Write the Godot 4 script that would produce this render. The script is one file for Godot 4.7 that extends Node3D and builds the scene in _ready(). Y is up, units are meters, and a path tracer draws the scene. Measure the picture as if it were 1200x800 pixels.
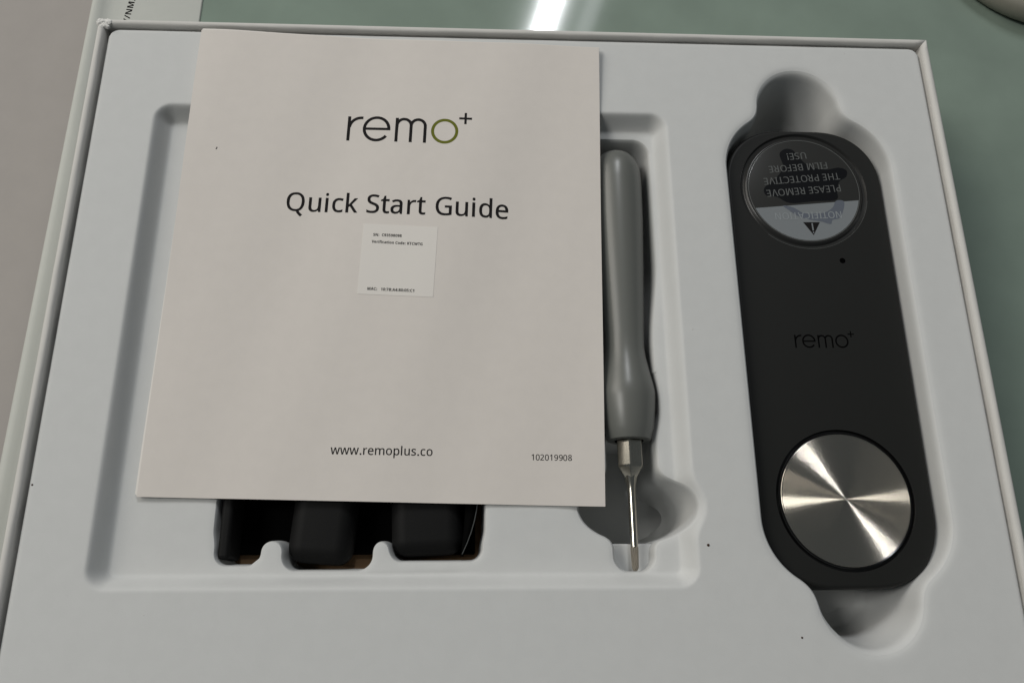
extends Node3D
# An opened gift box on a green glass table: white moulded tray, quick start guide, screwdriver, mounting bracket and video doorbell.
# Helpers take millimetres; y = 0 in the helpers' coordinates is the tray's upper surface, TRAY_Y above the table.

const MM := 0.001
const TRAY_Y := 45.0
var M := {}
var on_cover := false      # print being laid on the guide's cover follows its bend


func _ready() -> void:
	# ---- camera
	var cam := Camera3D.new()
	cam.name = "camera"
	cam.fov = 45.66
	cam.near = 0.01
	cam.far = 50.0
	cam.position = Vector3(0.0002, 0.2324 + TRAY_Y * MM, 0.060)
	cam.rotation_degrees = Vector3(-71.825, -8.0755, 8.1495)
	add_child(cam)
	cam.current = true
	# ---- background and exposure
	var e := Environment.new()
	e.background_mode = Environment.BG_COLOR
	e.background_color = Color(0.80, 0.84, 0.86)
	e.background_energy_multiplier = 0.11
	e.tonemap_mode = Environment.TONE_MAPPER_LINEAR
	e.tonemap_exposure = 1.02
	e.sdfgi_enabled = true
	e.ssao_enabled = true
	e.ssil_enabled = true
	var we := WorldEnvironment.new()
	we.name = "environment"
	we.environment = e
	add_child(we)
	# ---- lamps: a tall window at the back left, a narrow bright gap of it straight ahead, a soft warm lamp at the left
	area("window_light", Vector3(-1.75, 1.42, -1.05), Vector3(0, 0.03, -0.02), Vector2(1.4, 1.2), Color(1.0, 0.975, 0.935), 2.15)
	area("strip_light", Vector3(0.085, 1.66, -1.56), Vector3(0.03, 0.0, -0.17), Vector2(0.034, 0.6), Color(0.98, 0.99, 1.0), 1.35, -18.0)
	area("strip_light", Vector3(0.21, 1.66, -1.56), Vector3(0.03, 0.0, -0.17), Vector2(0.045, 1.1), Color(0.98, 0.99, 1.0), 0.06, -14.0)
	area("side_light", Vector3(-1.44, 1.95, -0.13), Vector3(0, 0.03, 0), Vector2(0.4, 0.7), Color(0.99, 0.985, 0.965), 1.5)
	materials()
	ground()
	box()
	tray()
	carton()
	dish()
	bracket()
	screwdriver()
	doorbell()
	guide()


func area(called: String, at: Vector3, to: Vector3, size: Vector2, c: Color, energy: float, lean := 0.0) -> void:
	var l := AreaLight3D.new()
	l.name = called
	l.area_size = size
	l.light_color = c
	l.light_energy = energy
	l.area_range = 6.0
	l.area_attenuation = 2.0
	l.shadow_enabled = true
	add_child(l, true)
	l.look_at_from_position(at, to, Vector3.UP)
	l.rotate_object_local(Vector3.BACK, deg_to_rad(lean))


# ------------------------------------------------------------------ helpers
func thing(called: String, label: String, category: String, at: Vector3) -> Node3D:
	var o := Node3D.new()
	o.name = called
	o.position = (at + Vector3(0, TRAY_Y, 0)) * MM
	o.set_meta("label", label)
	o.set_meta("category", category)
	add_child(o, true)
	return o


func put(called: String, st: SurfaceTool, m: Material, parent: Node) -> MeshInstance3D:
	var o := MeshInstance3D.new()
	o.name = called
	o.mesh = st.commit()
	o.material_override = m
	parent.add_child(o, true)
	return o


func begin() -> SurfaceTool:
	var st := SurfaceTool.new()
	st.begin(Mesh.PRIMITIVE_TRIANGLES)
	return st


func tri(st: SurfaceTool, a: Vector3, b: Vector3, c: Vector3, hint: Vector3) -> void:
	var n := (c - a).cross(b - a)
	if n.dot(hint) < 0.0:
		var t := b
		b = c
		c = t
	st.add_vertex(a * MM)
	st.add_vertex(b * MM)
	st.add_vertex(c * MM)


func quad(st: SurfaceTool, a: Vector3, b: Vector3, c: Vector3, d: Vector3, hint: Vector3) -> void:
	tri(st, a, b, c, hint)
	tri(st, a, c, d, hint)


# A lathe round the y axis through at; the profile runs so that the outside is on its right when it climbs. Corners sharper than 35 degrees stay sharp.
func lathe(st: SurfaceTool, at: Vector3, profile: Array, segs: int, axis := Basis()) -> void:
	var group := 1
	for i in profile.size() - 1:
		var a: Vector2 = profile[i]
		var b: Vector2 = profile[i + 1]
		var d := (b - a).normalized()
		if i > 0:
			var before: Vector2 = profile[i - 1]
			if absf((a - before).angle_to(b - a)) > 0.62:
				group += 1
		st.set_smooth_group(group)
		for j in segs:
			var t0 := TAU * j / segs
			var t1 := TAU * (j + 1) / segs
			var p := []
			for q in [[a, t0], [b, t0], [b, t1], [a, t1]]:
				p.append(at + axis * Vector3(q[0].x * cos(q[1]), q[0].y, q[0].x * sin(q[1])))
			var tm := (t0 + t1) / 2
			var hint := axis * Vector3(d.y * cos(tm), -d.x, d.y * sin(tm))
			if a.x < 1e-5:
				tri(st, p[0], p[1], p[2], hint)
			elif b.x < 1e-5:
				tri(st, p[0], p[1], p[3], hint)
			else:
				quad(st, p[0], p[1], p[2], p[3], hint)


# A box between lo and hi with edges rounded by r.
func rbox(st: SurfaceTool, lo: Vector3, hi: Vector3, r: float, n := 4) -> void:
	var c := (lo + hi) / 2
	var h := (hi - lo) / 2
	var inner := h - Vector3(r, r, r)
	st.set_smooth_group(0)
	for f in 6:
		var ax := f / 2
		var s := 1.0 if f % 2 == 0 else -1.0
		var u := (ax + 1) % 3
		var v := (ax + 2) % 3
		var rows := []
		for i in 2 * n + 2:
			var row := []
			for j in 2 * n + 2:
				var d := Vector3.ZERO
				d[ax] = s
				d[u] = tan(-PI / 4 + PI / 4 * i / n) if i <= n else tan(PI / 4 * (i - n - 1) / n)
				d[v] = tan(-PI / 4 + PI / 4 * j / n) if j <= n else tan(PI / 4 * (j - n - 1) / n)
				var k := Vector3.ZERO
				k[ax] = s * inner[ax]
				k[u] = -inner[u] if i <= n else inner[u]
				k[v] = -inner[v] if j <= n else inner[v]
				row.append(c + k + d.normalized() * r)
			rows.append(row)
		var hint := Vector3.ZERO
		hint[ax] = s
		for i in 2 * n + 1:
			for j in 2 * n + 1:
				quad(st, rows[i][j], rows[i + 1][j], rows[i + 1][j + 1], rows[i][j + 1], hint + (rows[i][j] - c).normalized() * 0.2)


# Flat print: a ribbon of the given width along a path of (x, z) points at height y.
func stroke(st: SurfaceTool, path: Array, width: float, y: float, closed := false) -> void:
	var h := func(p: Vector3) -> Vector3: return p + Vector3(0, bow(p.x, p.z), 0) if on_cover else p
	var n := path.size()
	var left := []
	var right := []
	for i in n:
		var p: Vector2 = path[i]
		var a: Vector2 = path[(i - 1 + n) % n] if closed or i > 0 else p
		var b: Vector2 = path[(i + 1) % n] if closed or i < n - 1 else p
		var d1 := (p - a).normalized() if a != p else (b - p).normalized()
		var d2 := (b - p).normalized() if b != p else d1
		var m := (d1 + d2).normalized()
		var k := width / 2 / maxf(0.5, m.dot(d1))
		var s := Vector2(-m.y, m.x) * k
		left.append(h.call(Vector3(p.x + s.x, y, p.y + s.y)))
		right.append(h.call(Vector3(p.x - s.x, y, p.y - s.y)))
	for i in (n if closed else n - 1):
		var j := (i + 1) % n
		quad(st, left[i], left[j], right[j], right[i], Vector3.UP)


func arc(cx: float, cz: float, rx: float, rz: float, from: float, to: float, n: int) -> Array:
	var p := []
	for i in n + 1:
		var t := deg_to_rad(lerpf(from, to, float(i) / n))
		p.append(Vector2(cx + rx * cos(t), cz + rz * sin(t)))
	return p


# Flat lettering lying on a surface: left end of the ink at (x, z), ink bottom at z, turned by turn degrees, width wide.
func letters(called: String, text: String, x: float, z: float, y: float, width: float, turn: float, m: Material, parent: Node, bold := false, height := 0.0, on_paper := false, embolden := 0.0) -> void:
	var f := SystemFont.new()
	f.font_names = PackedStringArray(["Droid Sans"])
	f.font_weight = 700 if bold else 400
	var t := TextMesh.new()
	var heavier := FontVariation.new()
	heavier.base_font = f
	heavier.variation_embolden = embolden
	t.font = heavier
	t.font_size = 48
	t.pixel_size = 0.01
	t.depth = 0.0
	t.curve_step = 0.8
	t.text = text
	var box_ := t.get_aabb()
	var s := width * MM / box_.size.x
	var sy := s if height <= 0.0 else height * MM / box_.size.y
	var o := MeshInstance3D.new()
	o.name = called
	o.mesh = t
	o.material_override = m
	var basis_ := Basis(Vector3.UP, deg_to_rad(turn)) * Basis(Vector3.RIGHT, -PI / 2)
	basis_ = basis_ * Basis.from_scale(Vector3(s, sy, s))
	o.transform = Transform3D(basis_, Vector3(x, y, z) * MM - basis_ * Vector3(box_.position.x, box_.position.y, 0))
	if on_paper:            # the print follows the bend of the paper
		var arrays := t.surface_get_arrays(0)
		var v: PackedVector3Array = arrays[Mesh.ARRAY_VERTEX]
		for k in v.size():
			v[k] = o.transform * v[k]
			v[k].y = (y + bow(v[k].x / MM, v[k].z / MM)) * MM
		var flat := []
		flat.resize(Mesh.ARRAY_MAX)
		flat[Mesh.ARRAY_VERTEX] = v
		flat[Mesh.ARRAY_INDEX] = arrays[Mesh.ARRAY_INDEX]
		var up := PackedVector3Array()
		up.resize(v.size())
		up.fill(Vector3.UP)
		flat[Mesh.ARRAY_NORMAL] = up
		var me := ArrayMesh.new()
		me.add_surface_from_arrays(Mesh.PRIMITIVE_TRIANGLES, flat)
		o.mesh = me
		o.transform = Transform3D()
	parent.add_child(o, true)


func srgb(r: float, g: float, b: float) -> Color:
	return Color(r, g, b).linear_to_srgb()


func noise_tex(freq: float, seed_: int, lo: float, hi: float, octaves := 4) -> NoiseTexture2D:
	var n := FastNoiseLite.new()
	n.seed = seed_
	n.frequency = freq
	n.fractal_octaves = octaves
	var t := NoiseTexture2D.new()
	t.width = 512
	t.height = 512
	t.seamless = true
	t.noise = n
	var g := Gradient.new()
	g.set_color(0, Color(lo, lo, lo))
	g.set_color(1, Color(hi, hi, hi))
	t.color_ramp = g
	return t


func mat(c: Color, rough: float, spec := 0.5) -> StandardMaterial3D:
	var m := StandardMaterial3D.new()
	m.albedo_color = c
	m.roughness = rough
	m.metallic_specular = spec
	return m


func grain(m: StandardMaterial3D, tex: Texture2D, bump: Texture2D, scale_: float, height: float) -> void:
	m.albedo_texture = tex
	m.uv1_triplanar = true
	m.uv1_scale = Vector3(scale_, scale_, scale_)
	if bump:
		m.heightmap_enabled = true
		m.heightmap_texture = bump
		m.heightmap_scale = height


func materials() -> void:
	var mottle := noise_tex(0.012, 3, 0.985, 1.0, 5)
	var fibre := noise_tex(0.09, 7, 0.0, 1.0, 4)
	var speckle := noise_tex(0.30, 8, 0.0, 1.0, 3)
	M.tray = mat(srgb(0.60, 0.605, 0.595), 0.72, 0.35)
	grain(M.tray, mottle, speckle, 20.0, 0.0022)
	M.paper = mat(srgb(0.70, 0.655, 0.61), 0.8, 0.3)
	grain(M.paper, mottle, speckle, 23.0, 0.0018)
	M.page = mat(srgb(0.74, 0.71, 0.67), 0.8, 0.3)
	M.board = mat(srgb(0.61, 0.595, 0.565), 0.7, 0.4)
	grain(M.board, mottle, speckle, 26.0, 0.003)
	M.card = mat(srgb(0.52, 0.53, 0.49), 0.6, 0.4)
	grain(M.card, mottle, fibre, 20.0, 0.001)
	M.pulp = mat(srgb(0.74, 0.73, 0.70), 0.9, 0.2)
	grain(M.pulp, mottle, fibre, 60.0, 0.01)
	M.sticker = mat(srgb(0.72, 0.685, 0.64), 0.55, 0.4)
	M.ink = mat(srgb(0.006, 0.005, 0.005), 0.7, 0.3)
	M.green_ink = mat(srgb(0.13, 0.14, 0.012), 0.7, 0.3)
	M.body = mat(srgb(0.0155, 0.0158, 0.0148), 0.5, 0.3)
	grain(M.body, mottle, speckle, 30.0, 0.0020)
	M.gloss = mat(srgb(0.006, 0.006, 0.006), 0.16, 0.5)
	M.engraved = mat(srgb(0.0015, 0.0015, 0.0015), 0.6, 0.1)
	M.ring = mat(srgb(0.02, 0.02, 0.019), 0.3, 0.5)
	M.hole = mat(srgb(0.001, 0.001, 0.001), 0.9, 0.1)  # flat black painted as the shade inside a hole
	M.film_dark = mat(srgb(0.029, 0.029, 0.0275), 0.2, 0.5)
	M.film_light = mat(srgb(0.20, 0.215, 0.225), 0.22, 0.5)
	M.film_ink = mat(srgb(0.11, 0.115, 0.112), 0.4, 0.4)
	M.film_faint = mat(srgb(0.25, 0.27, 0.28), 0.4, 0.4)
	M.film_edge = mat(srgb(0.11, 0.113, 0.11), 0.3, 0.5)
	M.film_patch = mat(srgb(0.003, 0.003, 0.004), 0.25, 0.5)
	M.film_patch_blue = mat(srgb(0.115, 0.128, 0.155), 0.25, 0.5)
	M.disc = mat(srgb(0.60, 0.55, 0.475), 0.15, 0.5)
	M.disc.metallic = 1.0
	M.steel = mat(srgb(0.56, 0.53, 0.46), 0.2, 0.5)
	M.steel.metallic = 1.0
	M.tip = mat(srgb(0.42, 0.38, 0.32), 0.4, 0.5)
	M.tip.metallic = 1.0
	grain(M.tip, mottle, fibre, 260.0, 0.02)
	M.handle = mat(srgb(0.136, 0.14, 0.129), 0.34, 0.5)
	M.black = mat(srgb(0.008, 0.008, 0.008), 0.6, 0.25)
	grain(M.black, mottle, fibre, 40.0, 0.004)
	M.black_gloss = mat(srgb(0.003, 0.003, 0.003), 0.25, 0.35)
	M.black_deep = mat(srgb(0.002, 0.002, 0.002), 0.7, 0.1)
	M.kraft = mat(srgb(0.16, 0.10, 0.055), 0.9, 0.2)
	M.glass = mat(srgb(0.232, 0.292, 0.246), 0.07, 0.5)
	grain(M.glass, noise_tex(0.01, 11, 0.93, 1.0, 4), null, 5.0, 0.0)
	M.desk = mat(srgb(0.375, 0.348, 0.325), 0.7, 0.3)
	grain(M.desk, noise_tex(0.02, 12, 0.98, 1.0, 5), fibre, 6.0, 0.002)
	M.dish = mat(srgb(0.28, 0.27, 0.225), 0.4, 0.5)
	M.speck = mat(srgb(0.05, 0.025, 0.015), 0.8, 0.3)


# ------------------------------------------------------------------ the surfaces below
func ground() -> void:
	var st := begin()
	rbox(st, Vector3(-3000, -76, -3000), Vector3(3000, -51.5, 3000), 3.0, 3)
	st.generate_normals()
	var o := put("desk_top", st, M.desk, self)
	o.position.y = TRAY_Y * MM
	o.set_meta("kind", "structure")
	st = begin()
	rbox(st, Vector3(-149, -51.4, -900), Vector3(1100, -45, 500), 1.2, 4)
	st.generate_normals()
	o = put("glass_table_top", st, M.glass, self)
	o.position.y = TRAY_Y * MM
	o.set_meta("kind", "structure")


# ------------------------------------------------------------------ the box
# One wall: its cross-section (distance inward, height) swept from a to b, inward to the right hand side given by into; its ends are cut at 45 degrees.
func wall(st: SurfaceTool, a: Vector2, b: Vector2, into: Vector2, profile: Array, seed_: int) -> void:
	var along := (b - a).normalized()
	var n := FastNoiseLite.new()
	n.seed = seed_
	n.frequency = 0.05
	var count := int(a.distance_to(b) / 3.0)
	var rows := []
	for i in count + 1:
		var t := float(i) / count
		var row := []
		for k in profile.size():
			var q: Vector2 = profile[k]
			var from := a + along * q.x
			var to := b - along * q.x
			var p := from.lerp(to, t)
			var edge := minf(1.0, minf(t, 1.0 - t) * 30.0)
			var w := n.get_noise_2d(p.x + p.y, k * 4.0) * 0.16 * edge
			p += into * (q.x + w)
			row.append(Vector3(p.x, q.y + (w if q.y > -20 else 0.0), p.y))
		rows.append(row)
	st.set_smooth_group(0)
	for i in count:
		for k in profile.size() - 1:
			var d: Vector2 = profile[k + 1] - profile[k]
			var hint := Vector3(-into.x * d.y, d.x, -into.y * d.y)
			quad(st, rows[i][k], rows[i + 1][k], rows[i + 1][k + 1], rows[i][k + 1], hint)
	for end in [0, count]:
		for k in range(1, profile.size() - 1):
			tri(st, rows[end][0], rows[end][k], rows[end][k + 1], Vector3(along.x, 0, along.y) * (-1.0 if end == 0 else 1.0))


const X0 := -127.6
const X1 := 157.5
const Z0 := -128.0
const Z1 := 99.0


func box() -> void:
	var t := thing("gift_box", "open white cardboard box with rounded rims holding the moulded tray", "box", Vector3(0, -TRAY_Y, 0))
	var y := TRAY_Y
	var pr := [Vector2(0, 0.2), Vector2(0, y - 1.0), Vector2(0, y + 0.2), Vector2(0.15, y + 0.85), Vector2(0.5, y + 1.3), Vector2(1.0, y + 1.55), Vector2(1.6, y + 1.55), Vector2(2.1, y + 1.35), Vector2(2.5, y + 0.8), Vector2(2.65, y), Vector2(2.7, y - 12), Vector2(2.7, 1.5)]
	var c := [Vector2(X0, Z0), Vector2(X1, Z0), Vector2(X1, Z1), Vector2(X0, Z1)]
	var into := [Vector2(0, 1), Vector2(-1, 0), Vector2(0, -1), Vector2(1, 0)]
	for i in 4:
		var st := begin()
		wall(st, c[i], c[(i + 1) % 4], into[i], pr, 20 + i)
		st.generate_normals()
		put("wall", st, M.board, t)
	var b := begin()
	rbox(b, Vector3(X0 + 2.6, 0.3, Z0 + 2.6), Vector3(X1 - 2.6, 2.0, Z1 - 2.6), 0.3, 2)
	b.generate_normals()
	put("bottom", b, M.board, t)
	# the worn back left corner, its paper torn open
	var torn := begin()
	var n := FastNoiseLite.new()
	n.seed = 5
	n.frequency = 0.7
	for lump in [[Vector3(X0 + 1.3, y + 1.0, Z0 + 1.5), Vector3(1.7, 0.9, 1.5), 0.2], [Vector3(X0 + 3.2, y + 1.15, Z0 + 1.6), Vector3(2.0, 0.65, 1.3), 0.1], [Vector3(X0 + 2.6, y + 1.0, Z0 + 2.8), Vector3(1.9, 0.75, 0.8), -0.4], [Vector3(X0 + 1.5, y + 0.9, Z0 + 3.2), Vector3(0.9, 0.7, 1.2), 0.3]]:
		var rows := []
		for i in 13:
			var row := []
			for j in 25:
				var th := PI * i / 12
				var ph := TAU * (j % 24) / 24
				var d := Vector3(sin(th) * cos(ph), cos(th), sin(th) * sin(ph))
				var at: Vector3 = lump[0]
				var sz: Vector3 = lump[1]
				row.append(at + Basis(Vector3.UP, lump[2]) * (d * sz * (1.0 + 0.55 * n.get_noise_3dv(d * 2.2 + at))))
			rows.append(row)
		for i in 12:
			for j in 24:
				var mid: Vector3 = rows[i][j] - lump[0]
				if i > 0:
					tri(torn, rows[i][j], rows[i][j + 1], rows[i + 1][j], mid)
				if i < 11:
					tri(torn, rows[i][j + 1], rows[i + 1][j + 1], rows[i + 1][j], mid)
	torn.generate_normals()
	put("torn_corner", torn, M.pulp, t)


# ------------------------------------------------------------------ the moulded tray
func sd_rect(x: float, z: float, x0: float, x1: float, z0: float, z1: float, r: float) -> float:
	var qx := absf(x - (x0 + x1) / 2) - (x1 - x0) / 2 + r
	var qz := absf(z - (z0 + z1) / 2) - (z1 - z0) / 2 + r
	return Vector2(maxf(qx, 0), maxf(qz, 0)).length() + minf(maxf(qx, qz), 0) - r


func sd_circle(x: float, z: float, cx: float, cz: float, r: float) -> float:
	return Vector2(x - cx, z - cz).length() - r


func smin(a: float, b: float, k: float) -> float:
	var h := maxf(k - absf(a - b), 0.0) / k
	return minf(a, b) - h * h * k * 0.25


# Depth of a recess at signed distance s from its lip: a wall w wide, rounded at lip and foot.
func dip(s: float, depth: float, w: float) -> float:
	var t := clampf(-s / w, 0.0, 1.0)
	return depth * t * t * (3.0 - 2.0 * t)


func slot_half(z: float) -> float:
	if z < -45.0:
		return 11.5
	if z < -8.0:
		return lerpf(11.5, 8.8, smoothstep(-45.0, -16.0, z))
	if z < 4.0:
		return lerpf(8.8, 10.0, smoothstep(-12.0, 2.0, z))
	return lerpf(10.0, 8.2, smoothstep(4.0, 16.0, z))


var lip := 9.0      # distance to the nearest sharp lip, left here by tray_height()
var bed := 9.0      # distance to the edge of a deep bed, cut out of the sheet


func tray_height(x: float, z: float) -> float:
	lip = 9.0
	bed = 9.0
	var edge := sd_rect(x, z, -124.0, 154.2, -125.0, 96.0, 3.5)
	if edge > -1.2:
		var k := clampf((edge + 1.2) / 1.2, 0.0, 1.0)
		return -0.5 * k * k - (9.0 * smoothstep(0.0, 0.5, edge) if edge > 0.0 else 0.0)
	var y := 0.0
	var main := sd_rect(x, z, -105.4, 63.4, -96.6, 56.0, 6.0)
	if x > 24.0 and x < 70.0:       # the bed's outline bulges beside the finger hollow
		main = smin(main, (Vector2((x - 47.3) / 19.2, (z - 33.2) / 12.0).length() - 1.0) * 13.0, 3.0)
	if main < 0.0:
		y -= dip(main, 5.2, 4.6)
		var deep := 0.0
		# where the screwdriver lies
		if x > 24.0:
			var slot := maxf(absf(x - 46.6) - slot_half(z), maxf(-89.6 - z, z - 34.0))
			var corner := sd_rect(x, z, 35.1, 58.1, -89.6, 40.0, 6.0)
			slot = maxf(slot, corner)
			var ell := (Vector2((x - 47.3) / 17.6, (z - 33.2) / 10.6).length() - 1.0) * 11.5
			var tongue := sd_rect(x, z, 39.6, 52.4, 30.0, 51.8, 5.0)
			bed = smin(slot, smin(ell, tongue, 2.5), 3.0)
			deep = 0.35 * exp(-maxf(bed, 0.0) * 1.4)
		# where the bracket lies
		elif x < 8.0:
			var a := sd_rect(x, z, -73.0, 2.8, -24.0, 42.9, 4.0)
			var l := sd_rect(x, z, -73.0, -59.6, 0.0, 49.6, 4.0)
			l = maxf(l, (x + 60.2) * 0.64 + (z - 47.6) * 0.77)
			a = smin(a, l, 3.0)
			a = smin(a, sd_rect(x, z, -54.2, -28.2, 0.0, 51.0, 4.5), 3.0)
			a = smin(a, sd_rect(x, z, -24.2, 2.8, 0.0, 48.6, 4.0), 3.0)
			bed = a
			deep = 0.2 * exp(-maxf(a, 0.0) * 1.6)
			# a shallow pressed line in front of the lobes
			deep += 0.35 * exp(-pow((z - 52.2 + 0.02 * (x + 30.0)) / 0.9, 2)) * smoothstep(-56.0, -48.0, x) * (1.0 - smoothstep(-8.0, 2.0, x))
		y -= deep
		return y
	if x > 70.0:
		var d := sd_rect(x, z, 81.8, 138.2, -97.8, 57.6, 21.0)
		var low := sd_circle(x, z, 110.7, 58.6, 15.2)
		var high := sd_circle(x, z, 109.0, -100.2, 14.6)
		bed = smin(d, smin(low, high, 2.0), 5.0)
		y -= 0.45 * exp(-maxf(bed, 0.0) * 1.3)
	return y


func tray() -> void:
	var t := thing("moulded_tray", "white moulded plastic tray filling the box, with sunken beds for the contents", "tray", Vector3.ZERO)
	var step := 0.5
	var x0 := -124.45
	var z0 := -125.45
	var nx := int((154.65 - x0) / step) + 1
	var nz := int((96.45 - z0) / step) + 1
	var hs := PackedFloat32Array()
	var cuts := PackedFloat32Array()       # distance to the lip of a deep bed, negative inside it
	var which := PackedByteArray()
	hs.resize(nx * nz)
	cuts.resize(nx * nz)
	which.resize(nx * nz)
	var v := PackedVector3Array()
	v.resize(nx * nz)
	for j in nz:
		var z := z0 + j * step
		for i in nx:
			var k := j * nx + i
			var x := x0 + i * step
			hs[k] = tray_height(x, z)
			cuts[k] = bed
			which[k] = 1 if x > 70.0 else (2 if x > 16.0 else 0)
			v[k] = Vector3(x, hs[k], z)
			if absf(lip) < 0.26:      # a lip runs through mesh corners, not across cells
				var g := slope_of(x, z, false)
				var d := lip
				var q := Vector2(x, z) - g * d
				v[k] = Vector3(q.x, tray_height(q.x, q.y), q.y)
	var nn := PackedVector3Array()
	nn.resize(nx * nz)
	var st := begin()
	var walls := [begin(), begin(), begin()]
	for j in nz:
		for i in nx:
			var k := j * nx + i
			var a := hs[k - 1] if i > 0 else hs[k]
			var b := hs[k + 1] if i < nx - 1 else hs[k]
			var c := hs[k - nx] if j > 0 else hs[k]
			var d := hs[k + nx] if j < nz - 1 else hs[k]
			nn[k] = Vector3((a - b) / (2 * step), 1, (c - d) / (2 * step)).normalized()
	for k in nx * nz:
		st.set_normal(nn[k])
		st.add_vertex(v[k] * MM)
	var more := nx * nz
	for j in nz - 1:
		for i in nx - 1:
			var k := j * nx + i
			for t3 in [[k, k + 1, k + nx], [k + 1, k + nx + 1, k + nx]]:
				var inside := 0
				for q in t3:
					if cuts[q] < 0.0:
						inside += 1
				if inside == 0:
					for q in t3:
						st.add_index(q)
				elif inside < 3:
					# keep what lies outside the bed; the cut edge starts its wall
					var poly := []
					var seam := []
					for e in 3:
						var p: int = t3[e]
						var q: int = t3[(e + 1) % 3]
						if cuts[p] >= 0.0:
							poly.append([v[p], nn[p]])
						if (cuts[p] < 0.0) != (cuts[q] < 0.0):
							var f := cuts[p] / (cuts[p] - cuts[q])
							var x := lerpf(v[p].x, v[q].x, f)
							var z := lerpf(v[p].z, v[q].z, f)
							tray_height(x, z)
							var g := slope_of(x, z, true)
							var w := Vector2(x, z) - g * bed
							var h := tray_height(w.x, w.y)
							poly.append([Vector3(w.x, h, w.y), nn[p].lerp(nn[q], f).normalized()])
							seam.append([Vector3(w.x, h, w.y), Vector3(g.x, 0, g.y)])
					for q in poly:
						st.set_normal(q[1])
						st.add_vertex(q[0] * MM)
					for q in range(1, poly.size() - 1):
						st.add_index(more)
						st.add_index(more + q)
						st.add_index(more + q + 1)
					more += poly.size()
					if seam.size() == 2:
						bed_wall(walls[which[k]], seam[0], seam[1], which[k])
	put("shell", st, M.tray, t)
	for q in walls:
		put("bed_wall", q, M.tray, t)
	st = begin()
	quad(st, Vector3(78, -30.4, -119), Vector3(142, -30.4, -119), Vector3(142, -30.4, 78), Vector3(78, -30.4, 78), Vector3.UP)
	st.generate_normals()
	put("bed_floor", st, M.tray, t)
	# the stepped floors below the screwdriver
	for q in [[Vector3(33, -42.4, -91), Vector3(46.8, -17.2, 11.5)], [Vector3(46, -42.4, -91), Vector3(60, -30, 11.4)], [Vector3(28, -42.5, 11), Vector3(67, -40.9, 46)], [Vector3(38.4, -42.4, 43.0), Vector3(53.6, -12.4, 54)]]:
		st = begin()
		rbox(st, q[0], q[1], 0.6, 3)
		st.generate_normals()
		put("bed_floor", st, M.tray, t)
	# dirt specks that stick to it
	for s in [[66.0, 44.3, 0.42], [-124.0 + 1.0, 27.5, 0.3], [66.4, -20.0, 0.22], [90.0, 69.0, 0.3], [-88.0, 62.0, 0.16], [75.0, 70.5, 0.15], [127.5, -122.0, 0.2]]:
		st = begin()
		lathe(st, Vector3(s[0], -0.02, s[1]), [Vector2(s[2], 0), Vector2(s[2] * 0.8, s[2] * 0.5), Vector2(0, s[2] * 0.75)], 7)
		st.generate_normals()
		put("speck", st, M.speck if s[2] > 0.28 else M.board, t)


# The way along which the distance to a lip (or to a deep bed's edge) grows; leaves lip and bed as they are at (x, z).
func slope_of(x: float, z: float, of_bed: bool) -> Vector2:
	var g := []
	for d in [Vector2(0.05, 0), Vector2(-0.05, 0), Vector2(0, 0.05), Vector2(0, -0.05)]:
		tray_height(x + d.x, z + d.y)
		g.append(bed if of_bed else lip)
	tray_height(x, z)
	return Vector2(g[0] - g[1], g[2] - g[3]).normalized()


# A strip of a deep bed's wall below one piece of its lip.
func bed_wall(st: SurfaceTool, a: Array, b: Array, kind: int) -> void:
	var pr := [Vector2(0, 0), Vector2(0.2, -0.25), Vector2(0.4, -0.7), Vector2(0.55, -1.4), Vector2(0.8, -4), Vector2(1.2, -9), Vector2(1.6, -16)]
	var is_doorbell := kind == 1
	if kind == 2:
		pr = [Vector2(0, 0), Vector2(0.25, -0.25), Vector2(0.5, -0.7), Vector2(0.7, -1.4), Vector2(0.85, -4), Vector2(1.05, -12), Vector2(1.3, -24), Vector2(1.9, -32), Vector2(3.2, -36.3)]
	if is_doorbell:
		pr = [Vector2(0, 0), Vector2(0.3, -0.3), Vector2(0.6, -0.8), Vector2(0.85, -1.6), Vector2(1.05, -3), Vector2(1.3, -6), Vector2(1.9, -13), Vector2(2.6, -22), Vector2(3.4, -27.5), Vector2(4.6, -29.4), Vector2(6.5, -30.1)]
	var rows := []
	for e in [a, b]:
		var p: Vector3 = e[0]
		var wide := 1.0
		if is_doorbell:
			wide += 0.8 * maxf(smoothstep(60.0, 70.0, p.z), smoothstep(-101.0, -110.0, p.z))
		var row := []
		for i in pr.size():
			var d: Vector2 = pr[mini(i + 1, pr.size() - 1)] - pr[maxi(i - 1, 0)]
			d.x *= wide
			if i == 0:
				d = Vector2(0.3, -0.2)
			var n := (-(e[1] as Vector3) * -d.y + Vector3(0, d.x, 0)).normalized()
			row.append([p - e[1] * pr[i].x * wide + Vector3(0, pr[i].y, 0), n])
		rows.append(row)
	for i in pr.size() - 1:
		for t3 in [[rows[0][i], rows[0][i + 1], rows[1][i + 1]], [rows[0][i], rows[1][i + 1], rows[1][i]]]:
			var n: Vector3 = (t3[2][0] - t3[0][0]).cross(t3[1][0] - t3[0][0])
			if n.dot(t3[0][1]) < 0.0:
				t3.reverse()
			for q in t3:
				st.set_normal(q[1])
				st.add_vertex(q[0] * MM)


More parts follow.
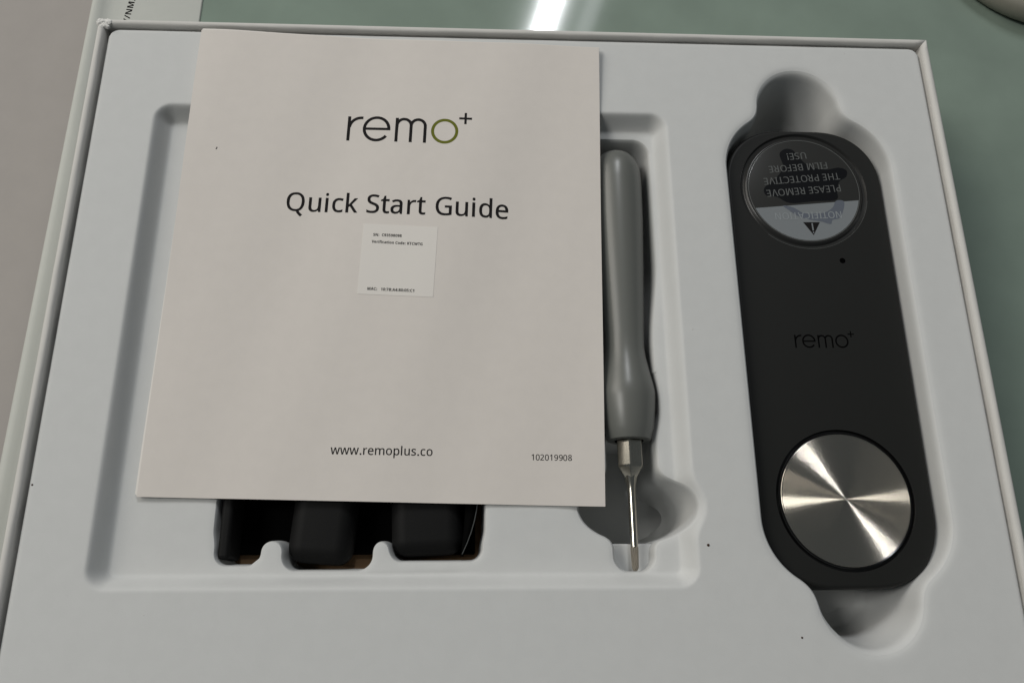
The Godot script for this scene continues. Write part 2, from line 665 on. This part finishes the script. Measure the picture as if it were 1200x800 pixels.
# ------------------------------------------------------------------ the card under the box
func carton() -> void:
	var t := thing("printed_card", "white card with small black print under the back left of the open box", "card", Vector3(0, -TRAY_Y, 0))
	var rows := []
	var pr := [Vector2(0.5, 0.1), Vector2(0, 0.9), Vector2(0.15, 1.9), Vector2(0.8, 2.7), Vector2(1.9, 3.0), Vector2(3.2, 2.8), Vector2(4.6, 2.1), Vector2(6.2, 1.3), Vector2(8.5, 0.8), Vector2(12, 0.62), Vector2(42.6, 0.6), Vector2(43.0, 0.45), Vector2(43.1, 0.1)]
	for j in 61:
		var row := []
		var f := j / 60.0
		for q in pr:
			row.append(Vector3(lerpf(-155.3, -158.6, f) + q.x, q.y, lerpf(-230, 120, f)))
		rows.append(row)
	var st := begin()
	st.set_smooth_group(0)
	for j in 60:
		for k in pr.size() - 1:
			var d: Vector2 = pr[k + 1] - pr[k]
			quad(st, rows[j][k], rows[j + 1][k], rows[j + 1][k + 1], rows[j][k + 1], Vector3(-d.y, d.x, 0))
	for e in [0, 60]:
		for k in range(1, pr.size() - 1):
			tri(st, rows[e][0], rows[e][k], rows[e][k + 1], Vector3(0, 0, -1 if e == 0 else 1))
	st.generate_normals()
	put("card", st, M.card, t)
	letters("lettering", "//NMI", -140.6, -163.4, 0.68, 12.0, 84.0, M.ink, t, true, 2.4)


func dish() -> void:
	var t := thing("dish", "white round dish, only its edge showing at the top right corner", "dish", Vector3(247.2, -TRAY_Y, -219.8))
	var st := begin()
	lathe(st, Vector3.ZERO, [Vector2(0, 0.05), Vector2(45.5, 0.05), Vector2(47.6, 0.8), Vector2(49, 2.6), Vector2(49.6, 5), Vector2(49.2, 7.2), Vector2(48, 9), Vector2(46, 10), Vector2(43.6, 10.2), Vector2(41, 9.4), Vector2(37, 7.8), Vector2(28, 6.4), Vector2(0, 6)], 96)
	st.generate_normals()
	put("bowl", st, M.dish, t)


# ------------------------------------------------------------------ the bracket in its bed
func bracket() -> void:
	var c := thing("cardboard_sheet", "brown cardboard sheet lying in the deep bed below the black bracket", "cardboard", Vector3(0, -20.6, 0))
	var st := begin()
	rbox(st, Vector3(-74.5, 0, -25), Vector3(4.4, 1.6, 53), 0.3, 2)
	st.generate_normals()
	put("sheet", st, M.kraft, c)
	var t := thing("mounting_bracket", "black plastic mounting bracket half hidden under the front edge of the guide", "bracket", Vector3(0, -18.9, 0))
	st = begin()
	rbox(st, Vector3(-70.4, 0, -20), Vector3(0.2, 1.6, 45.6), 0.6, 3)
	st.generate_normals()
	put("back_plate", st, M.black_deep, t)  # blacker than the clips: shade of the gaps put into its colour
	for p in [[-72.2, -68.9, 47.4, 13.0, 1.2, 0.0], [-53.6, -35.4, 48.6, 12.9, 4.6, -4.0], [-23.6, -3.0, 46.4, 12.6, 4.6, 3.0]]:
		st = begin()
		var half: float = (p[1] - p[0]) / 2
		rbox(st, Vector3(-half, 0.5, -62), Vector3(half, p[3], 0), p[4], 6)
		st.generate_normals()
		var o := put("side_plate" if half < 3 else "clip", st, M.black, t)
		o.position = Vector3((p[0] + p[1]) / 2, 0, p[2]) * MM
		o.rotation.y = deg_to_rad(p[5])
	# curved glossy end plate with a pale edge
	st = begin()
	var edge := begin()
	var out := []
	var inn := []
	for i in 21:
		var z := lerpf(-16.0, 46.2, i / 20.0)
		var bend := 4.6 * pow(maxf(0.0, (z - 26.0) / 20.2), 2.2)
		out.append(Vector2(1.3 - bend, z))
		inn.append(Vector2(-2.6 - bend * 0.25, z))
	for i in 20:
		var a := Vector3(out[i].x, 12.4, out[i].y)
		var b := Vector3(out[i + 1].x, 12.4, out[i + 1].y)
		var d := Vector3(inn[i].x, 12.0, inn[i].y)
		var f := Vector3(inn[i + 1].x, 12.0, inn[i + 1].y)
		quad(st, a, b, f, d, Vector3.UP)
		quad(st, a, b, b - Vector3(0, 12, 0), a - Vector3(0, 12, 0), Vector3.RIGHT)
		quad(st, d, f, f - Vector3(0, 12, 0), d - Vector3(0, 12, 0), Vector3.LEFT)
		var u := Vector3(0.22, 0, 0)
		var w := Vector3(0, 0.12, 0)
		quad(edge, a + w, b + w, b - u + w, a - u + w, Vector3.UP)
		quad(edge, a + w, b + w, b - w + Vector3(0.03, 0, 0), a - w + Vector3(0.03, 0, 0), Vector3.RIGHT)
	quad(st, Vector3(out[20].x, 12.4, out[20].y), Vector3(inn[20].x, 12, inn[20].y), Vector3(inn[20].x, 0, inn[20].y), Vector3(out[20].x, 0, out[20].y), Vector3.BACK)
	st.generate_normals()
	edge.generate_normals()
	var plate := put("end_plate", st, M.black_deep, t)
	put("edge_line", edge, M.film_edge, plate)


# ------------------------------------------------------------------ the screwdriver
func screwdriver() -> void:
	var t := thing("screwdriver", "small grey-handled screwdriver with a bright hexagonal shank beside the guide", "screwdriver", Vector3(46.6, -8.5, 0))
	var along := Basis(Vector3.RIGHT, PI / 2)       # the lathe's y becomes +z, towards the viewer
	var pr := [Vector2(0, -85.6), Vector2(1.8, -85.5), Vector2(3.7, -85.0), Vector2(5.5, -83.8), Vector2(6.9, -82.0), Vector2(7.85, -79.8), Vector2(8.3, -77.4), Vector2(8.45, -73), Vector2(8.2, -60), Vector2(7.5, -44), Vector2(6.8, -30), Vector2(6.3, -20), Vector2(6.25, -16), Vector2(6.6, -12.5), Vector2(7.5, -8), Vector2(8.4, -4), Vector2(8.75, -1.6), Vector2(8.7, 0.4), Vector2(8.4, 4), Vector2(7.7, 9.5), Vector2(7.1, 11.5), Vector2(6.6, 12.9), Vector2(5.9, 13.2), Vector2(4.4, 13.1)]
	var st := begin()
	lathe(st, Vector3.ZERO, pr, 64, along)
	st.generate_normals()
	put("handle", st, M.handle, t)
	# the hexagonal shank, a corner turned up, its end chamfered into the round shaft
	st = begin()
	var rows := []
	for q in [[12.6, 4.1], [20.6, 4.1], [21.2, 3.9], [24.4, 1.75]]:
		var row := []
		for k in 6:
			for s in [-1, 1]:
				var a: float = TAU * k / 6 + PI / 2 + 0.16 + s * 0.05
				row.append(Vector3(cos(a) * q[1], sin(a) * q[1], q[0]))
		rows.append(row)
	st.set_smooth_group(-1)
	for i in rows.size() - 1:
		for k in 12:
			var j := (k + 1) % 12
			quad(st, rows[i][k], rows[i][j], rows[i + 1][j], rows[i + 1][k], rows[i][k] * Vector3(1, 1, 0))
	st.generate_normals()
	put("hexagonal_shank", st, M.steel, t)
	st = begin()
	lathe(st, Vector3.ZERO, [Vector2(2.1, 23.4), Vector2(1.55, 25.4), Vector2(1.25, 27.0), Vector2(1.17, 29.0), Vector2(1.13, 44.4)], 32, along)
	st.generate_normals()
	put("shaft", st, M.steel, t)
	st = begin()
	var rim := []
	for q in [[44.2, 1.15, 0.0], [44.9, 1.18, 0.10], [50.0, 1.0, 0.14], [50.9, 0.55, 0.1]]:
		var row := []
		for k in 36:
			var a := TAU * k / 36
			var r: float = q[1] * (1.0 - q[2] + q[2] * cos(6 * a))
			row.append(Vector3(cos(a) * r, sin(a) * r, q[0]))
		rim.append(row)
	st.set_smooth_group(0)
	for i in 3:
		for k in 36:
			var j := (k + 1) % 36
			quad(st, rim[i][k], rim[i][j], rim[i + 1][j], rim[i + 1][k], rim[i][k] * Vector3(1, 1, 0))
	for k in 36:
		tri(st, Vector3(0, 0, 51), rim[3][k], rim[3][(k + 1) % 36], Vector3.BACK)
	st.generate_normals()
	put("tip", st, M.tip, t)


# ------------------------------------------------------------------ the doorbell
const DX := 109.6       # its middle line
const LENS := Vector2(109.1, -71.2)
const BUTTON := Vector2(109.55, 30.9)


func doorbell() -> void:
	var top := 17.0
	var t := thing("video_doorbell", "dark grey rounded video doorbell with a steel push button, lying in its own bed", "doorbell", Vector3(0, -5.0 - top, 0))
	# outline
	var outline := []
	var x0 := 83.3
	var x1 := 135.9
	var z0 := -94.0
	var z1 := 56.3
	var r := 21.0
	for q in [[x1 - r, z1 - r, 0.0], [x0 + r, z1 - r, 90.0], [x0 + r, z0 + r, 180.0], [x1 - r, z0 + r, 270.0]]:
		for k in 25:
			var a := deg_to_rad(q[2] + 90.0 * k / 24)
			var ca := cos(a)
			var sa := sin(a)
			# a slightly squarer curve than a circle
			var n := pow(pow(absf(ca), 2.25) + pow(absf(sa), 2.25), -1.0 / 2.25)
			outline.append(Vector2(q[0] + r * ca * n, q[1] + r * sa * n))
	var count := outline.size()
	var centre := Vector2(DX, (z0 + z1) / 2)
	var st := begin()
	var inset := func(k: int, d: float) -> Vector2:
		var a: Vector2 = outline[(k - 1 + count) % count]
		var b: Vector2 = outline[(k + 1) % count]
		var g := (b - a).normalized()
		return outline[k] + Vector2(-g.y, g.x) * d
	var layers := [[0.6, 0.0], [0.0, 0.8], [0.0, top - 1.1], [0.09, top - 0.65], [0.33, top - 0.28], [0.7, top - 0.06], [1.1, top]]
	st.set_smooth_group(0)
	for i in layers.size() - 1:
		for k in count:
			var j := (k + 1) % count
			var a: Vector2 = inset.call(k, layers[i][0])
			var b: Vector2 = inset.call(j, layers[i][0])
			var c: Vector2 = inset.call(j, layers[i + 1][0])
			var d: Vector2 = inset.call(k, layers[i + 1][0])
			var o := (a - centre).normalized()
			quad(st, Vector3(a.x, layers[i][1], a.y), Vector3(b.x, layers[i][1], b.y), Vector3(c.x, layers[i + 1][1], c.y), Vector3(d.x, layers[i + 1][1], d.y), Vector3(o.x, 0.5, o.y))
	# the face, in two halves that meet on the middle line and leave the two round openings
	st.set_smooth_group(1)
	for side in [-1.0, 1.0]:
		var poly := PackedVector2Array()
		var pts := []
		for k in count:
			var p: Vector2 = inset.call(k, 1.1)
			if (p.x - DX) * side > 0.01:
				pts.append(p)
		pts.sort_custom(func(a, b): return (a - centre).angle_to(Vector2(side, 0)) * side > (b - centre).angle_to(Vector2(side, 0)) * side)
		# from the back to the front
		if pts[0].y > pts[-1].y:
			pts.reverse()
		poly.append(Vector2(DX, z0 + 1.1))
		for p in pts:
			poly.append(p)
		poly.append(Vector2(DX, z1 - 1.1))
		for hole in [[BUTTON, 20.8], [LENS, 21.4]]:
			var c: Vector2 = hole[0]
			var off: float = (DX - c.x) * side
			var a0 := acos(off / float(hole[1]))
			for k in 49:
				var a := lerpf(a0, -a0, k / 48.0)
				poly.append(Vector2(c.x + side * cos(a) * hole[1], c.y + sin(a) * hole[1]))
		var idx := Geometry2D.triangulate_polygon(poly)
		for k in range(0, idx.size(), 3):
			var p := []
			for q in 3:
				p.append(Vector3(poly[idx[k + q]].x, top, poly[idx[k + q]].y))
			tri(st, p[0], p[1], p[2], Vector3.UP)
	st.generate_normals()
	put("body", st, M.body, t)
	# lens: a sunk ring, a raised ring, a window and the printed film on it
	var lc := Vector3(LENS.x, top, LENS.y)
	st = begin()
	lathe(st, lc, [Vector2(21.45, 0.0), Vector2(21.25, -0.25), Vector2(20.9, -0.75), Vector2(20.3, -0.8), Vector2(19.9, -0.5), Vector2(19.5, 0.0), Vector2(19.25, 0.12), Vector2(19.0, 0.1), Vector2(18.95, -0.05)].map(func(p): return p), 96)
	st.generate_normals()
	var ring := put("lens_ring", st, M.ring, t)
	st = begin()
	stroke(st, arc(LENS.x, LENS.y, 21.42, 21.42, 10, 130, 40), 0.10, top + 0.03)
	put("painted_highlight", st, M.film_edge, ring)  # pale arc painted as a highlight along the edge of the ring
	st = begin()
	lathe(st, lc, [Vector2(18.95, -0.05), Vector2(18.7, 0.08), Vector2(18.5, 0.12), Vector2(0, 0.12)].map(func(p): return p), 96)
	st.generate_normals()
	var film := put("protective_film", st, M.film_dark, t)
	st = begin()
	stroke(st, arc(LENS.x, LENS.y, 18.75, 18.75, 0, 360, 96).slice(0, 96), 0.22, top + 0.17, true)
	put("film_rim", st, M.film_edge, film)
	# its pale front part
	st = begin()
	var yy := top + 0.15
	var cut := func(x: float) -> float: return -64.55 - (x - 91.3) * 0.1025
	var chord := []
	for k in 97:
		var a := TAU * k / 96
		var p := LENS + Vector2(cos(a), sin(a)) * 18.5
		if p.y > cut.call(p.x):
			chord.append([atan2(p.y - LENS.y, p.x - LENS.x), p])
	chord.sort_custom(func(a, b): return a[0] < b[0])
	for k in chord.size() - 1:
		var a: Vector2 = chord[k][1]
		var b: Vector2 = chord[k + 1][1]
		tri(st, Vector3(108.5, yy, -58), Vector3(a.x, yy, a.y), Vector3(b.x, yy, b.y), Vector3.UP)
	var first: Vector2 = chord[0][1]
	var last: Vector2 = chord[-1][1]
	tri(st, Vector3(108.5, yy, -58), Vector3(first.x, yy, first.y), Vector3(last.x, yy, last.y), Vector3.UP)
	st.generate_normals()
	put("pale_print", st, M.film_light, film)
	# a dark patch laid on the film, blue on the pale part
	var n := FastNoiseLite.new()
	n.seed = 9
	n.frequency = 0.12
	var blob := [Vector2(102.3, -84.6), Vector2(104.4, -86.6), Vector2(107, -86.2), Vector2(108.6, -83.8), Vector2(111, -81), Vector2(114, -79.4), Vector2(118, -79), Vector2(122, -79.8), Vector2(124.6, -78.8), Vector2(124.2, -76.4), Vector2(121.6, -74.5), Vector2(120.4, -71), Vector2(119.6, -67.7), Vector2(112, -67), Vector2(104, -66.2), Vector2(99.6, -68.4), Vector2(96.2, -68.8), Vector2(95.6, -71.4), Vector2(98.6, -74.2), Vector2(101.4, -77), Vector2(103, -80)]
	put("dark_patch", patch(blob, top + 0.15), M.film_patch, film)
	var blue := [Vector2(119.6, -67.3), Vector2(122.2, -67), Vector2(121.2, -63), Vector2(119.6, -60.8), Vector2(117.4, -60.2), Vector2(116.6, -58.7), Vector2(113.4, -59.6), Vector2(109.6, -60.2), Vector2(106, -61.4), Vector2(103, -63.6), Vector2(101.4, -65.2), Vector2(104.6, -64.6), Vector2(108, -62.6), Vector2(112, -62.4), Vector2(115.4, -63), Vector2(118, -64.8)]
	put("blue_patch", patch(blue, top + 0.18), M.film_patch_blue, film)
	var ly := top + 0.2
	for q in [["PLEASE REMOVE", 121.5, -73.3, 25.4], ["THE PROTECTIVE", 121.8, -77.8, 26.2], ["FILM BEFORE", 118.0, -81.8, 20.2], ["USE!", 111.2, -85.5, 6.6]]:
		letters("film_lettering", q[0], q[1], q[2], ly, q[3], 185.6, M.film_ink, film)
	letters("faint_lettering", "NOTIFICATION", 120.6, -63.4, ly, 22.4, 182.5, M.film_faint, film)
	st = begin()
	tri(st, Vector3(107.4, ly, -59.2), Vector3(113.0, ly, -59.3), Vector3(110.4, ly, -54.6), Vector3.UP)
	st.generate_normals()
	put("warning_triangle", st, M.ink, film)
	letters("triangle_mark", "i", 110.55, -58.9, ly + 0.03, 0.45, 182.0, M.film_light, film)
	# microphone hole: a flat black disc, its inner shade put into the colour
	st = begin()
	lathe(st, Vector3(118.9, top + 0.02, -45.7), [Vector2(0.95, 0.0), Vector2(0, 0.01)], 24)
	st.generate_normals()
	put("microphone_hole_disc", st, M.hole, t)
	st = begin()
	logo(st, st, Vector2(99.9, -15.9), 0.475, -0.3, top + 0.03)
	st.generate_normals()
	put("engraved_name", st, M.engraved, t)
	# push button
	var bc := Vector3(BUTTON.x, top, BUTTON.y)
	st = begin()
	lathe(st, bc, [Vector2(20.85, 0.0), Vector2(20.7, -0.15), Vector2(20.55, -1.0), Vector2(20.1, -1.0), Vector2(20.0, -0.1), Vector2(19.85, 0.06), Vector2(19.6, 0.1), Vector2(19.4, 0.0), Vector2(19.35, -0.2)], 96)
	st.generate_normals()
	put("button_ring", st, M.gloss, t)
	# its face is turned on a lathe: fine circular grooves tilt the surface to and fro along each radius
	var face := begin()
	var rng := RandomNumberGenerator.new()
	rng.seed = 4
	var rs := [0.004]
	var tilt := [0.0]
	for i in 380:
		rs.append(0.2 + 18.8 * i / 379.0)
		tilt.append((0.66 if i % 2 == 0 else -0.66) * rng.randf_range(0.97, 1.03))
	for q in [[19.1, 0.0], [19.25, 0.5], [19.33, 1.2]]:
		rs.append(q[0])
		tilt.append(q[1])
	for i in rs.size() - 1:
		for j in 96:
			for q in [[i, j], [i + 1, j], [i + 1, j + 1], [i, j], [i + 1, j + 1], [i, j + 1]]:
				var a: float = TAU * q[1] / 96
				var o := Vector3(cos(a), 0, sin(a))
				face.set_normal((Vector3.UP + o * tilt[q[0]]).normalized())
				face.add_vertex((bc + o * rs[q[0]] + Vector3(0, 0.25 - 0.08 * maxf(0, q[0] - 381), 0)) * MM)
	put("push_button", face, M.disc, t)


func patch(points: Array, y: float) -> SurfaceTool:
	var curve := Curve2D.new()
	var n := points.size()
	for k in n + 1:
		var p: Vector2 = points[k % n]
		var h: Vector2 = (points[(k + 1) % n] - points[(k - 1 + n) % n]) / 6.0
		curve.add_point(p, -h, h)
	curve.bake_interval = 0.4
	var poly := curve.get_baked_points()
	poly.remove_at(poly.size() - 1)
	var idx := Geometry2D.triangulate_polygon(poly)
	var st := begin()
	for k in range(0, idx.size(), 3):
		tri(st, Vector3(poly[idx[k]].x, y, poly[idx[k]].y), Vector3(poly[idx[k + 1]].x, y, poly[idx[k + 1]].y), Vector3(poly[idx[k + 2]].x, y, poly[idx[k + 2]].y), Vector3.UP)
	st.generate_normals()
	return st


# The thin round-lettered name, its left end on the base line at at; ring goes to its own surface.
func logo(st: SurfaceTool, ring: SurfaceTool, at: Vector2, s: float, turn: float, y: float) -> void:
	var w := 1.0 * s
	var go := func(p: Array) -> Array:
		return p.map(func(q): return at + (q as Vector2).rotated(deg_to_rad(turn)) * s)
	# r
	stroke(st, go.call([Vector2(0.5, 0), Vector2(0.5, -8.9)]), w, y)
	stroke(st, go.call([Vector2(0.55, -5.2)] + arc(4.5, -4.6, 3.85, 3.9, 190, 277, 14)), w, y + 0.001)
	# e
	stroke(st, go.call(arc(9.55, -4.55, 4.0, 4.15, 37, 360, 48)), w, y)
	stroke(st, go.call([Vector2(5.7, -4.55), Vector2(14.05, -4.55)]), w * 0.9, y + 0.001)
	# m
	stroke(st, go.call([Vector2(16.1, 0), Vector2(16.1, -8.8)]), w, y)
	stroke(st, go.call([Vector2(16.15, -5.4)] + arc(18.45, -6.05, 2.3, 2.35, 180, 360, 24) + [Vector2(20.75, 0)]), w, y + 0.001)
	stroke(st, go.call([Vector2(20.77, -5.4)] + arc(23.05, -6.05, 2.3, 2.35, 180, 360, 24) + [Vector2(25.35, 0)]), w, y + 0.002)
	# +
	stroke(st, go.call([Vector2(36.3, -9.5), Vector2(40.5, -9.5)]), w * 0.78, y)
	stroke(st, go.call([Vector2(38.4, -11.6), Vector2(38.4, -7.4)]), w * 0.78, y + 0.001)
	# o
	stroke(ring, go.call(arc(31.75, -4.55, 3.95, 4.1, 0, 360, 72).slice(0, 72)), w, y, true)


# ------------------------------------------------------------------ the guide
func sheet(w: float, h: float, thick: float, seed_: int, lift: float) -> SurfaceTool:
	var st := begin()
	var nx := 44
	var nz := 50
	var rows := []
	for j in nz + 1:
		var row := []
		for i in nx + 1:
			row.append(Vector3(w * i / nx, bow(w * i / nx, h * j / nz) + lift, h * j / nz))
		rows.append(row)
	var down := Vector3(0, -thick, 0)
	st.set_smooth_group(0)
	for j in nz:
		for i in nx:
			quad(st, rows[j][i], rows[j][i + 1], rows[j + 1][i + 1], rows[j + 1][i], Vector3.UP)
	st.set_smooth_group(1)
	for j in nz:
		for i in nx:
			quad(st, rows[j][i] + down, rows[j][i + 1] + down, rows[j + 1][i + 1] + down, rows[j + 1][i] + down, Vector3.DOWN)
	st.set_smooth_group(-1)
	for j in nz:
		quad(st, rows[j][0], rows[j + 1][0], rows[j + 1][0] + down, rows[j][0] + down, Vector3.LEFT)
		quad(st, rows[j][nx], rows[j + 1][nx], rows[j + 1][nx] + down, rows[j][nx] + down, Vector3.RIGHT)
	for i in nx:
		quad(st, rows[0][i], rows[0][i + 1], rows[0][i + 1] + down, rows[0][i] + down, Vector3.FORWARD)
		quad(st, rows[nz][i], rows[nz][i + 1], rows[nz][i + 1] + down, rows[nz][i] + down, Vector3.BACK)
	st.generate_normals()
	return st


# How far the paper stands off its plane: the print area is nearly flat, its added waves hint at soft bands of light.
func bow(x: float, z: float) -> float:
	return 0.62 * sin(x * 0.075 + z * 0.018 + 0.6) * (0.6 + 0.4 * sin(z * 0.03)) + 0.30 * sin(x * 0.04 - z * 0.05 + 2.0) + 0.13 * sin(x * 0.19 + z * 0.05)


func guide() -> void:
	var t := thing("quick_start_guide", "white paper booklet reading Quick Start Guide, leaning across the wide bed of the tray", "booklet", Vector3(-92.4, 2.35, -123.1))
	t.rotation = Vector3(atan(0.042), deg_to_rad(-1.2), 0)
	var w := 133.5
	var h := 153.6
	put("cover", sheet(w, h, 0.16, 1, 0.0), M.paper, t)
	for k in 3:
		var o := put("page", sheet(w - 0.3 * k, h + 0.2, 0.14, 2 + k, -0.24 - 0.22 * k), M.page, t)
		o.position = Vector3(0.15, 0, -0.5 - 0.25 * k) * MM
		o.rotation.y = deg_to_rad(-0.12 * (k + 1))
	# print: positions on the cover from its back left corner; each piece follows the paper where it lies
	var at := func(x: float, z: float) -> Vector2:
		return Vector2(x + 92.4, z + 123.1).rotated(deg_to_rad(-1.2))
	var st := begin()
	var green := begin()
	var p: Vector2 = at.call(-42.6, -83.4)
	on_cover = true
	logo(st, green, p, 1.0, 0.35, 0.03)
	for part in [[st, "name_lettering", M.ink], [green, "green_ring", M.green_ink]]:
		part[0].generate_normals()
		put(part[1], part[0], part[2], t)
	for q in [["title_lettering", "Quick Start Guide", -60.3, -56.7, 70.2, -0.45, false, 0.0], ["address_lettering", "www.remoplus.co", -42.0, 19.1, 29.6, 0.35, false, 0.0], ["number_lettering", "102019908", 16.6, 19.9, 11.9, 0.2, false, 0.0]]:
		var a: Vector2 = at.call(q[2], q[3])
		letters(q[0], q[1], a.x, a.y, 0.03, q[4], q[5], M.ink, t, q[6], q[7], true, 0.22)
	# the sticker, its square code left out
	var s: Vector2 = at.call(-35.5, -54.0)
	st = begin()
	st.set_smooth_group(-1)
	var turned := func(x: float, z: float) -> Vector2: return s + Vector2(x, z).rotated(deg_to_rad(1.3))
	for j in 8:
		for i in 8:
			var c := []
			for q in [[i, j], [i + 1, j], [i + 1, j + 1], [i, j + 1]]:
				var w2: Vector2 = turned.call(23.3 * q[0] / 8, 23.2 * q[1] / 8)
				c.append(Vector3(w2.x, bow(w2.x, w2.y) + 0.07, w2.y))
			quad(st, c[0], c[1], c[2], c[3], Vector3.UP)
			var dn := Vector3(0, -0.07, 0)
			if j == 0:
				quad(st, c[0], c[1], c[1] + dn, c[0] + dn, Vector3.FORWARD)
			if j == 7:
				quad(st, c[3], c[2], c[2] + dn, c[3] + dn, Vector3.BACK)
			if i == 0:
				quad(st, c[0], c[3], c[3] + dn, c[0] + dn, Vector3.LEFT)
			if i == 7:
				quad(st, c[1], c[2], c[2] + dn, c[1] + dn, Vector3.RIGHT)
	st.generate_normals()
	var k := put("sticker", st, M.sticker, t)
	for q in [["SN:  C93598098", 3.3, 4.0, 8.9, -1.3], ["Verification Code: KTCWTG", 3.0, 6.3, 15.9, -2.0], ["MAC:   10:7B:A4:80:05:C1", 3.0, 21.8, 14.4, -1.6]]:
		var a: Vector2 = turned.call(q[1], q[2])
		letters("sticker_lettering", q[0], a.x, a.y, 0.1, q[3], q[4], M.ink, k, true, 0.0, true, 0.15)
	# a small fleck on the cover
	st = begin()
	var f: Vector2 = at.call(-83.6, -79.0)
	stroke(st, [Vector2(f.x, f.y), Vector2(f.x + 0.25, f.y - 0.35), Vector2(f.x + 0.3, f.y - 0.8)], 0.3, 0.03)
	on_cover = false
	st.generate_normals()
	put("fleck", st, M.ink, t)
